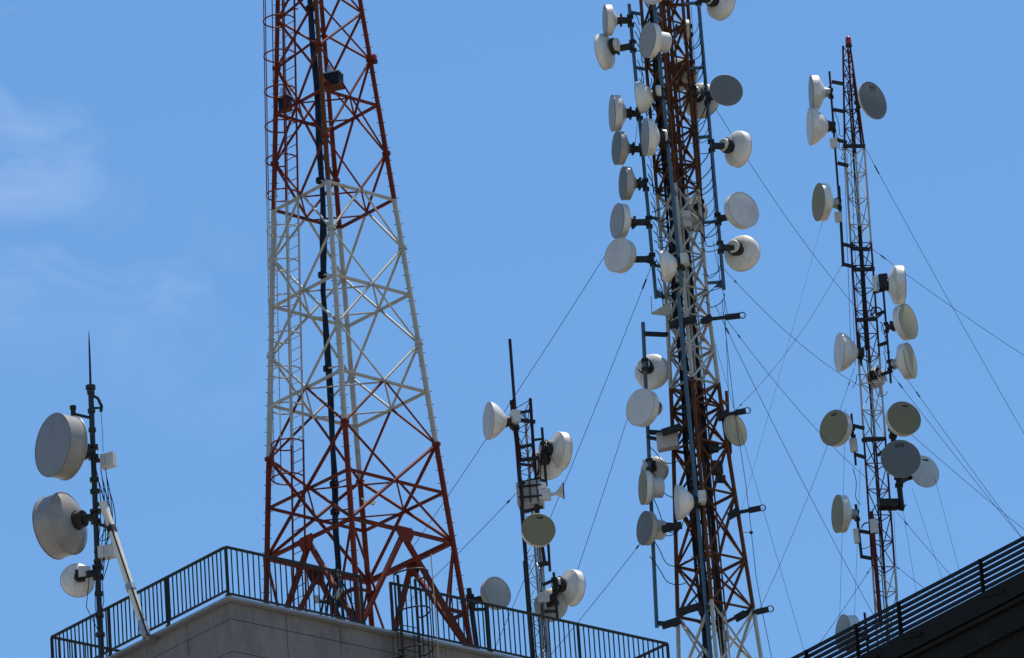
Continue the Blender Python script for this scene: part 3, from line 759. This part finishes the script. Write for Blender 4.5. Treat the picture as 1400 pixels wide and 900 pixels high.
# guy outriggers on the right and collars
OUT = []
for (x1, y1, x2, y2, yl) in ((966, 437, 1018, 431, 437), (988, 568, 1024, 561, 568), (1003, 702, 1045, 694, 700), (1012, 842, 1056, 832, 840)):
    a, e = P(x1, y1, MY - .12), P(x2, y2, MY - .12)
    bar(mcorner('R', yl), a + (a - e) * .05, .05, 'dark', mid_t, 'outrigger_clamp', 'box')
    bar(a, lerp(a, e, .55), .034, 'dark', mid_t, 'outrigger_arm', 'box'); bar(lerp(a, e, .5), lerp(a, e, .88), .055, 'dark', mid_t, 'outrigger_block', 'box')
    MB().ring(lerp(a, e, .94), V((0, 1, .3)), .07, .014, 14, 5).build('guy_eye', 'dark', mid_t); OUT.append(lerp(a, e, .97))
    bar(a + V((-.12, -.08, -.1)), a + V((.12, -.08, .02)), .07, 'dark', mid_t, 'outrigger_clamp', 'box')
for (x1, y1, x2, y2) in ((915, 445, 952, 436), (905, 592, 930, 584), (955, 837, 985, 826), (905, 856, 930, 848), (925, 838, 960, 828), (905, 724, 932, 718)):
    bar(P(x1, y1, MY - .62), P(x2, y2, MY - .62), .07, 'dark', mid_t, 'guy_collar', 'box')
q = P(913, 603, MY - .3)
o = MB().box(q, V((.24, -.04, .02)), V((.02, .12, 0)), Z * .20).build('radio_box', 'shell2', mid_t)
MB().box(q + V((0, -.14, .17)), V((.25, -.04, .02)), V((.0, .02, 0)), Z * .02).build('box_seam', 'rim', o)
bar(P(885, 598, MY - .12), q, .04, 'bracket', mid_t, 'box_arm', 'box')
# boxes and fittings inside the lower tower
for (x, y, w, h) in ((980, 640, .12, .16), (985, 655, .1, .08), (975, 612, .12, .10), (990, 870, .1, .12), (968, 715, .08, .08), (938, 300, .1, .2), (932, 380, .16, .12)):
    q = P(x, y, MY + random.uniform(-.2, .1)); MB().box(q, V((w, .03, 0)), V((-.02, w * .6, 0)), Z * h).build('fitting_box', random.choice(['bracket', 'radio', 'dark']), mid_t)
# loose loops
def loop(a, e, sag, r_, par, m_='cable'):
    pts = [lerp(a, e, t) - Z * sag * math.sin(math.pi * t) + V((.04 * math.sin(9 * t), .03 * math.cos(7 * t), 0)) for t in [i / 14 for i in range(15)]]
    MB().tube(pts, r_, 5).build('feeder_cable', m_, par)
rnd = random.Random(3)
for y in range(16, 400, 13):
    xl = 862 + .093 * y; xr = 955 + .093 * y; xa = 905 + .084 * y
    loop(P(xl + 2, y, MY - .15), P(xa - 22, y + rnd.uniform(-10, 40), MY - .2), rnd.uniform(.05, .55), rnd.uniform(.008, .013), mid_t)
    loop(P(xr - 1, y + 8, MY - .1), P(xa + 24, y + rnd.uniform(0, 45), MY - .2), rnd.uniform(.05, .55), rnd.uniform(.008, .013), mid_t)
    if y % 44 == 20:
        loop(P(xa - 25, y, MY - .5), P(xa + 20, y + rnd.uniform(-20, 40), MY - .45), rnd.uniform(.1, .5), .012, mid_t)
for y in range(400, 900, 30):
    xa = 905 + .087 * y
    loop(P(xa - 26, y, MY - .45), P(xa + 8, y + rnd.uniform(-25, 50), MY - .4), rnd.uniform(.1, .5), .012, mid_t)
    if y > 580 and y < 780: loop(P(888, y, MY - .2), P(xa - 32, y + rnd.uniform(10, 50), MY - .2), rnd.uniform(.2, .6), .011, mid_t)
for (x1, y1, x2, y2) in ((960, 60, 985, 396), (945, 10, 962, 300), (884, 20, 868, 200), (990, 400, 1000, 640), (975, 330, 995, 430)):
    MB().tube(hang(P(x1, y1, MY - .1), P(x2, y2, MY - .1), .1), .006, 5).build('feeder_cable', 'cable', mid_t)

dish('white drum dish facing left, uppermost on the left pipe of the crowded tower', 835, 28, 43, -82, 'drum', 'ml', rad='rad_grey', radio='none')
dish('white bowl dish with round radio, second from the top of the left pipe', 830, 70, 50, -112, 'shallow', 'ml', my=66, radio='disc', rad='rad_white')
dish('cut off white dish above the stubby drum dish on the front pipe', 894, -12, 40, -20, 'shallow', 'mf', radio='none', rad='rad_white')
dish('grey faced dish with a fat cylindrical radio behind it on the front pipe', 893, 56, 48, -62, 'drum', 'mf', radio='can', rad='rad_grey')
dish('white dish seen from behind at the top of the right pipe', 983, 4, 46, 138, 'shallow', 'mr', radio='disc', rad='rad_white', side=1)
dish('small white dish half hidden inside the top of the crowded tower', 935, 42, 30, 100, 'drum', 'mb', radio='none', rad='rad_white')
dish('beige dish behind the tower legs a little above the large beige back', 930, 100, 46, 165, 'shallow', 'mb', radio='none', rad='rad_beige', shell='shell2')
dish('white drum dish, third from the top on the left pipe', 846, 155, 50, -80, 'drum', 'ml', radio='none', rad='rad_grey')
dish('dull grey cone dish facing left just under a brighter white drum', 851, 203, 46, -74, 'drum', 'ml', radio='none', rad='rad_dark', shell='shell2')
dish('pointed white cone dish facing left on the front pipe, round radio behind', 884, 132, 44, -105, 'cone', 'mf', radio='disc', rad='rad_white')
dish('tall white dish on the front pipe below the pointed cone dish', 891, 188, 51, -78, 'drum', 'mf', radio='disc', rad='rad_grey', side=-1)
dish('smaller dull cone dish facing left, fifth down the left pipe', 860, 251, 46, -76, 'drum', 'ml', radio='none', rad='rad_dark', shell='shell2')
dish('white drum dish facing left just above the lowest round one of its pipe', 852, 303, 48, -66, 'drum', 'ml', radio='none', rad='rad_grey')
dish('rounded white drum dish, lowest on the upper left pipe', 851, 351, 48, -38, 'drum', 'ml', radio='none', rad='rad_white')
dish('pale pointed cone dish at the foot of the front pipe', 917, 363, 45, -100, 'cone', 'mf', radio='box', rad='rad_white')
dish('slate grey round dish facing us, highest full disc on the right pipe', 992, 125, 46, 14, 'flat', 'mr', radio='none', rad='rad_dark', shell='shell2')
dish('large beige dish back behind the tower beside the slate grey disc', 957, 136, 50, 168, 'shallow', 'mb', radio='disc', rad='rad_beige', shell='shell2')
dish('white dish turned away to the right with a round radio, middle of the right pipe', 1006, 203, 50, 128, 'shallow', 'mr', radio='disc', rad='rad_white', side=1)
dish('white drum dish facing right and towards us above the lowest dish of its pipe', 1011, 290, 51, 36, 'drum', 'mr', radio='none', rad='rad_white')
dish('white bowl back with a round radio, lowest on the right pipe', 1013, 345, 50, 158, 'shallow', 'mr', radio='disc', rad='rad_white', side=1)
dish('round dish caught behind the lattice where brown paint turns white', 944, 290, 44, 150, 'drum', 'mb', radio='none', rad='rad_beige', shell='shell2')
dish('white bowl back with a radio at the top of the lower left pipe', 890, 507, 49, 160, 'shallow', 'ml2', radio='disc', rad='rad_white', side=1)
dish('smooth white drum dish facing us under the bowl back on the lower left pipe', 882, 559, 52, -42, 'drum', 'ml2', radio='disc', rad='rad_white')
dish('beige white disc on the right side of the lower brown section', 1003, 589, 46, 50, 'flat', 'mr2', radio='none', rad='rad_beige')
dish('dull grey bowl dish back just above the stubby cylinder dish', 894, 642, 38, 165, 'shallow', 'ml2', radio='box', rad='rad_dark', shell='shell2')  # greyer enamel shell with a slate radome
dish('narrow faced dish with a long fat cylinder behind it on the lower left pipe', 886, 667, 47, -76, 'shallow', 'ml2', radio='can', rad='rad_beige_shaded', shell='shell')
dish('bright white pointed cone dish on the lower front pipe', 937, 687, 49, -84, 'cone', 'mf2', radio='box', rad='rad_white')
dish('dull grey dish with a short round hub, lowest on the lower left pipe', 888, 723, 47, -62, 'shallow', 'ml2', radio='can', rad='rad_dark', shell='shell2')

# ================================================================== right-hand building
RP = P(1225, 826, 180); RZ = RP.z
Ra, Rb = Pz(1075, 902, RZ), Pz(1400, 732, RZ)
ed = (Ra - Rb).normalized(); eo = V((ed.y, -ed.x, 0))          # along the edge (away), outward normal guess
if eo.dot(V((-1, -1, 0))) < 0: eo = -eo
R0 = Rb - ed * 9; R1 = Ra + ed * 14; RH = .92; RR = RZ - RH     # roof level
L_ = (R1 - R0).length
rb = thing('dark_building', 'black slate clad building with a stepped eave and horizontal roof rails', 'building', V((R0.x, R0.y, 0)) - eo * 6)
def rbox(name, m_, s0, s1, o0, o1, z0, z1):
    c = R0 + ed * ((s0 + s1) / 2) + eo * ((o0 + o1) / 2); c = V((c.x, c.y, (z0 + z1) / 2 + RR))
    return MB().box(c, ed * ((s1 - s0) / 2), eo * ((o1 - o0) / 2), Z * ((z1 - z0) / 2)).build(name, m_, rb)
rbox('roof', 'slate', 0, L_, -13, -.06, -.28, -.02)
rbox('eave_board', 'slate', 0, L_, -.059, .0, -.55, .0)
for i, (o_, z0, z1) in enumerate(((-.10, -.62, -.552), (-.02, -.72, -.622), (-.16, -1.30, -.722), (-.08, -1.38, -1.302), (-.22, -2.1, -1.382), (-.15, -2.18, -2.102), (-.30, -3.2, -2.182))):
    rbox('eave_moulding', 'slate', 0, L_, o_ - .25, o_, z0, z1)
rbox('wall', 'slate', .2, L_ - .2, -12.8, -.60, -RR + .02, -.285)
for i in range(26):
    for j in range(3):
        s = .3 + i * 1.05 + (.5 if j % 2 else 0)
        rbox('wall_slab', 'slate' if random.random() > .08 else 'brick', s, s + 1.03, -.599, -.50 + random.uniform(-.01, .02) - .02, -3.3 - .5 * (j + 1), -3.22 - .5 * j)
rr_ = thing('roof_rail_fence', 'dark navy fence of six horizontal rails along the black roof edge', 'railing', R0 - eo * .1 + Z * (RR - R0.z))
def RPt(s, o_, z): q = R0 + ed * s + eo * o_; return V((q.x, q.y, RR + z))
for i in range(6):
    bar(RPt(0, -.1, RH - .015 - i * .155), RPt(L_, -.1, RH - .015 - i * .155), .030, 'navy', rr_, 'rail', 'box', r2=.044)
def along(px):
    lo, hi = 0, L_
    for _ in range(40):
        m_ = (lo + hi) / 2; q = R0 + ed * m_ - CAM
        x_ = 700 + FPX * q.dot(rt) / q.dot(fw)
        if x_ > px: lo = m_
        else: hi = m_
    return lo
for px in (1168, 1226, 1338, 1100, 1450):
    s = along(px)
    bar(RPt(s, -.05, -.01), RPt(s, -.05, RH), .02, 'slate', rr_, 'post', 'box', r2=.055, hint=eo)
    bar(RPt(s - .0, -.0, -.12), RPt(s - .9, .05, -.28), .03, 'slate', rr_, 'post_stay', 'box')

# ------------------------------------------------------------------ right-hand mast
QY = 184.0
def q_l(y):  # left leg px
    return 1152.5 + (y - 63) * .0175 if y < 207 else 1155 + (y - 207) * .0665
def q_r(y): return 1162 + (y - 62) * .14 if y < 200 else 1181.5 + (y - 200) * .0725
def ql(y): return P(q_l(y), y, QY)
def qr(y): return P(q_r(y), y, QY)
def qb(y):
    a, c = ql(y), qr(y); return (a + c) / 2 + V((.04, (c - a).length * .87, 0))
rmast = thing('guyed_mast', 'slim dark red and white guyed mast with a red beacon on top', 'mast', P(1205, 850, QY))
qbase = 800
while ql(qbase).z > RR + .0: qbase += 1
rmast.location = (ql(qbase) + qr(qbase)) / 2
def qcol(y): return 'white' if (200 <= y < 330 or 487 <= y < 600 or y >= 776) else 'maroon'
ql_lv = [63, 82, 102, 125, 150, 175, 202, 236, 271, 307, 332] + [332 + 31 * i for i in range(1, 6)] + [487 + 37 * i for i in range(1, 4)] + [598 + 35.4 * i for i in range(0, 6)]
ql_lv = ql_lv + [ql_lv[-1] + 34, qbase]
for i in range(1, len(ql_lv)):
    a, b_ = ql_lv[i - 1], ql_lv[i]; c_ = qcol((a + b_) / 2)
    for f_ in (ql, qr, qb): bar(f_(a), f_(b_), .028, c_, rmast, 'leg_section', n=8)
    for f1_, f2_ in ((ql, qr), (qr, qb), (qb, ql)):
        bar(f1_(b_), f2_(b_), .016, qcol(b_ - 2), rmast, 'horizontal_brace', n=6)
        if i % 2: bar(f1_(a), f2_(b_), .014, c_, rmast, 'diagonal_brace', n=6)
        else: bar(f2_(a), f1_(b_), .014, c_, rmast, 'diagonal_brace', n=6)
p = P(1160.5, 62, QY)
MB().tube([p + V((0, .04, 0)), p + V((0, .04, .15))], .03, 8).build('beacon_stem', 'dark', rmast)
MB().lathe([(0, 0), (0, .10), (.08, .085), (.08, 0)], p + V((0, .04, -.02)), Z, 14).build('beacon_base', 'dark', rmast)
MB().lathe([(.06, .07), (.10, .085), (.24, .075), (.28, .04), (.29, 0)], p + V((0, .04, 0)), Z, 16).build('beacon_lens', 'lampred', rmast)
# centre cable run
for j in range(2):
    pts = []
    for i in range(22):
        y = 110 + (qbase - 110) * i / 21; pts.append((ql(y) + qr(y)) / 2 + V((-.05 + .035 * j + random.uniform(-.015, .015), .1, 0)))
    MB().tube(pts, .016, 6).build('feeder_cable', 'cable', rmast)
bar(P(1175, 310, QY - .02), P(1185, 478, QY - .02), .05, 'cable', rmast, 'cable_duct', 'box'); bar(P(1191, 700, QY - .1), P(1204, 850, QY - .1), .055, 'maroon', rmast, 'cable_duct', 'box')
# pipes
pipe('ql', 1134, 98, 1149, 300, QY - .05, .03, 'dark', rmast); pipe('ql2', 1147, 255, 1153, 364, QY - .05, .04, 'dark', rmast)
pipe('qr', 1206, 378, 1218, 524, QY - .05, .03, 'dark', rmast)
pipe('qm', 1164, 566, 1170, 636, QY - .05, .032, 'dark', rmast)
pipe('qs', 1170, 690, 1178, 763, QY - .05, .04, 'dark', rmast)
pipe('qc', 1219, 582, 1233, 694, QY - .10, .075, 'dark', rmast)
pipe('qt', 1166, 100, 1178, 200, QY + .05, .03, 'dark', rmast)
pipe('qv', 1174, 455, 1178, 500, QY - .02, .03, 'dark', rmast)
pipe('qw', 1200, 500, 1204, 540, QY + .25, .03, 'white', rmast)
for (x1, y1, x2, y2) in ((1137, 112, 1154, 115), (1139, 150, 1156, 153), (1143, 191, 1158, 195), (1145, 223, 1160, 227), (1152, 334, 1168, 338), (1151, 361, 1171, 366), (1194, 400, 1209, 396), (1200, 430, 1210, 426), (1200, 473, 1214, 468), (1204, 513, 1220, 507), (1166, 582, 1182, 586), (1168, 621, 1184, 626), (1174, 726, 1192, 729), (1177, 761, 1193, 764), (1205, 696, 1237, 692), (1200, 623, 1222, 606), (1200, 688, 1236, 697)):
    bar(P(x1, y1, QY - .06), P(x2, y2, QY - .03), .04, 'dark', rmast, 'mount_arm', 'box')
for (x1, y1, x2, y2) in ((1166, 369, 1196, 368), (1169, 438, 1200, 436), (1178, 602, 1210, 600), (1165, 340, 1190, 341), (1152, 200, 1183, 200)):
    bar(P(x1, y1, QY - .1), P(x2, y2, QY - .1), .045, 'dark', rmast, 'guy_collar', 'box')
MB().box(P(1214, 690, QY - .1), V((.26, .05, 0)), V((-.03, .2, 0)), Z * .10).build('platform_bracket', 'dark', rmast)
MB().ring(P(1198, 427, QY - .12), V((0, 1, 0)), .15, .02, 20, 6).build('cable_coil', 'cable', rmast)
MB().ring(P(1186, 722, QY - .12), V((0, 1, 0)), .15, .02, 14, 6, 0, math.pi).build('cable_coil', 'cable', rmast)
for (x, y, w, h) in ((1140, 196, .09, .13), (1146, 297, .08, .14), (1167, 609, .09, .18), (1171, 733, .06, .2), (1197, 388, .06, .22), (1208, 385, .12, .2), (1195, 720, .09, .2)):
    MB().box(P(x, y, QY - .12), V((w, -.02, 0)), V((.02, w * .7, 0)), Z * h).build('radio_box', 'radio' if y not in (385,) else 'dark', rmast)
for (x1, y1, x2, y2, s) in ((1140, 150, 1156, 175, .5), (1142, 180, 1154, 200, .3), (1150, 200, 1152, 215, .2), (1205, 440, 1215, 480, .4), (1208, 480, 1212, 520, .3), (1203, 440, 1212, 470, -.1), (1166, 640, 1175, 690, .3), (1228, 640, 1238, 690, .4), (1170, 740, 1190, 742, .2), (1190, 520, 1212, 535, .3), (1165, 530, 1185, 515, -.2)):
    loop(P(x1, y1, QY - .1), P(x2, y2, QY - .08), s, .010, rmast)
for dx in (-6, -2, 3):
    MB().tube(hang(P(1160 + dx, 210, QY - .03), P(1172 + dx * 1.3, 500, QY - .03), 0), .007, 5).build('feeder_cable', 'cable', rmast)

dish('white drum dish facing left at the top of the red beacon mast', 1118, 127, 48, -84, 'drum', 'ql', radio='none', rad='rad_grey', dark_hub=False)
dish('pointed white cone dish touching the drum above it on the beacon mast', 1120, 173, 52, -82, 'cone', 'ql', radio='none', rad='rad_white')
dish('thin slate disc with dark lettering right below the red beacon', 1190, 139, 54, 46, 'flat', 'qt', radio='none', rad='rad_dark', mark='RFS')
dish('white drum dish with a shaded beige face, lowest on the beacon mast left pipe', 1128, 277, 52, -72, 'drum', 'ql', radio='none', rad='rad_beige_shaded', dark_hub=False)
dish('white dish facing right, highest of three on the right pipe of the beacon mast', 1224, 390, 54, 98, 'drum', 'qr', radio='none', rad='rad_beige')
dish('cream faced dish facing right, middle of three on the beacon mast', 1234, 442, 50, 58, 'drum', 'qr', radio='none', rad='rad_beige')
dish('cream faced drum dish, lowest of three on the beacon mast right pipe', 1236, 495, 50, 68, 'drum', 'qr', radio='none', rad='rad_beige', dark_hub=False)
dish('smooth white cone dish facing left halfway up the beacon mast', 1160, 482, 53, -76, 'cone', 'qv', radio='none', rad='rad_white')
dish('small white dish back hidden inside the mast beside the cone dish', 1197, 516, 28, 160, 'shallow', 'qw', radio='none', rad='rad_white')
dish('shaded beige faced drum dish turned left on the short pipe of the beacon mast', 1146, 587, 50, -42, 'drum', 'qm', radio='none', rad='rad_beige_shaded', mark='strip')
dish('round shaded beige faced dish above the slate disc with lettering', 1233, 575, 48, 20, 'drum', 'qc', my=590, radio='none', rad='rad_beige_shaded', mark='strip')
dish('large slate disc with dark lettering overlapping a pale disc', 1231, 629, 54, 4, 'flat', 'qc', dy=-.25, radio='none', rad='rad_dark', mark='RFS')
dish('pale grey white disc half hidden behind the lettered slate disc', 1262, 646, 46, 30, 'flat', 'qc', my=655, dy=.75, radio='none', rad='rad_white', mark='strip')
dish('white drum dish facing left, lowest on the beacon mast above the roof rails', 1154, 703, 52, -74, 'drum', 'qs', radio='none', rad='rad_beige_shaded', dark_hub=False)
# dish on a stand behind the rails
SY2 = QY - 1.0
st2 = thing('roof_dish_stand', 'short dark post behind the horizontal rails beside the mast foot', 'post', P(1184, 875, SY2))
p = P(1182, 838, SY2); e = extend(p, P(1186, 880, SY2), RR); st2.location = e
bar(p, e, .035, 'dark', st2, 'post'); PIPES['st2'] = (p, e, .035)
bar(lerp(p, e, .3), P(1204, 850, QY - .1), .03, 'dark', st2, 'cross_arm', 'box')
dish('white drum dish behind the horizontal rails at the mast foot', 1163, 866, 50, -68, 'deep', 'st2', radio='none', rad='rad_grey', dark_hub=False)

# ================================================================== guy wires
def guy(label, a, e, r_=.0065, sag=0.0, m_='wire'):
    pts = hang(a, e, sag, 10); return wirething('guy_wire', label, 'guy wire', pts, r_, m_, 'guy wires of the towers')
GW = [
 ('guy wire from the crowded tower slanting down behind the red and white tower', (857, 302, MY), (560, 755, MY + 4)),
 ('guy wire from the crowded tower passing behind the top dishes of the slim mast', (894, 355, MY - .1), (676, 888, MY - 2)),
 ('guy wire from the lower left pipe down to the leaning drum dish above the railing', (868, 540, MY), (772, 830, MY + 3)),
 ('lowest guy wire left of the crowded tower, from its grey dish towards the railing', (880, 737, MY), (745, 905, MY + 2)),
 ('short guy wire slanting left from the equipment box of the slim mast', (712, 668, CY), (560, 822, CY + 1)),
 ('guy wire from the slate grey disc down to the middle of the beacon mast', (978, 148, MY), (1171, 421, QY)),
 ('guy wire from the lowest right pipe dish to the beacon mast by its cone dish', (988, 366, MY), (1176, 528, QY)),
 ('guy wire from the top outrigger to the beacon mast beside the pale disc', (986, 427, MY), (1187, 656, QY)),
 ('long guy wire from the top outrigger slanting right to the rails at the mast foot', (978, 418, MY), (1240, 922, QY)),
 ('guy wire from the second outrigger rising right to the beacon mast', (1003, 563, MY - .1), (1152, 360, QY)),
 ('steep guy wire rising from the third outrigger towards the thin left pipe', (1008, 718, MY), (1126, 297, QY)),
 ('guy wire falling left from the smooth cone dish of the beacon mast', (1168, 503, QY), (1010, 893, MY)),
 ('guy wire from the top of the beacon mast slanting down to the right edge', (1183, 203, QY), (1430, 645, QY + 6)),
 ('guy wire from the beacon mast just above its right pipe towards the right edge', (1192, 340, QY), (1430, 505, QY + 8)),
 ('guy wire from the lowest cream drum dish down to the roof rails', (1218, 510, QY), (1425, 770, QY + 5)),
 ('second guy wire beside it from the cream drum dish down to the roof rails', (1238, 515, QY), (1428, 775, QY + 7)),
 ('guy wire from behind the round olive dish down to the right roof rails', (1213, 565, QY), (1430, 748, QY + 5)),
 ('guy wire from the platform bracket down behind the roof rails', (1226, 700, QY), (1370, 865, QY + 4)),
 ('short guy wire with a fitting right of the mast foot', (1222, 772, QY), (1290, 823, QY + 2)),
 ('short guy wire with a fitting left of the mast foot down to the rails', (1191, 776, QY), (1120, 880, QY + 2)),
 ('steep thin wire from the platform bracket to the rails', (1235, 700, QY), (1256, 830, QY + 1)),
 ('thin wire from under the lettered slate disc to the rails', (1247, 668, QY), (1296, 815, QY + 1)),
 ('thin wire from under the pale disc to the rails', (1277, 650, QY), (1317, 800, QY + 1)),
 ('upright thin wire left of the beacon mast from the olive drum dish', (1156, 560, QY), (1147, 880, QY)),
 ('upright thin wire just left of the mast foot ducts', (1176, 640, QY), (1167, 870, QY)),
 ('thin cable beside the right leg of the crowded tower running down past the outriggers', (978, 470, MY), (1100, 892, MY)),
 ('thin upright wire close to the right leg of the beacon mast', (1222, 700, QY), (1229, 850, QY)),
]
for lbl, (x1, y1, Y1), (x2, y2, Y2) in GW:
    a, e = P(x1, y1, Y1), P(x2, y2, Y2)
    thin = 'thin' in lbl
    sg = .02 if thin else .02 * (e - a).length / 2
    w = guy(lbl, a, e, .0045 if thin else .0068, sg)
    if not thin:
        ps = hang(a, e, sg, 40); k_ = 2 + len(lbl) % 3
        MB().tube([ps[k_], lerp(ps[k_], ps[k_ + 1], min(1, .28 / (ps[k_ + 1] - ps[k_]).length))], .02, 6).build('turnbuckle', 'dark', w)
pts = [P(x, y, MY) for x, y in ((987, 410), (996, 490), (1004, 560), (1012, 610), (1020, 665), (1026, 715), (1028, 735), (1034, 790), (1043, 840), (1056, 905))]
cb = thing('hanging_cable', 'drooping cable with a dark ball right of the crowded tower', 'cable', pts[0])
MB().tube(pts, .0075, 5).build('cable_line', 'wire', cb)
MB().lathe([(-.045, 0), (-.035, .03), (0, .045), (.035, .03), (.045, 0)], P(1027, 728, MY), Z, 12).build('cable_ball', 'dark', cb)
bar(P(1016, 728, MY), P(1027, 728, MY), .006, 'wire', cb, 'ball_stay')
for (x, y) in ((1231, 779), (1187, 779)):
    pass
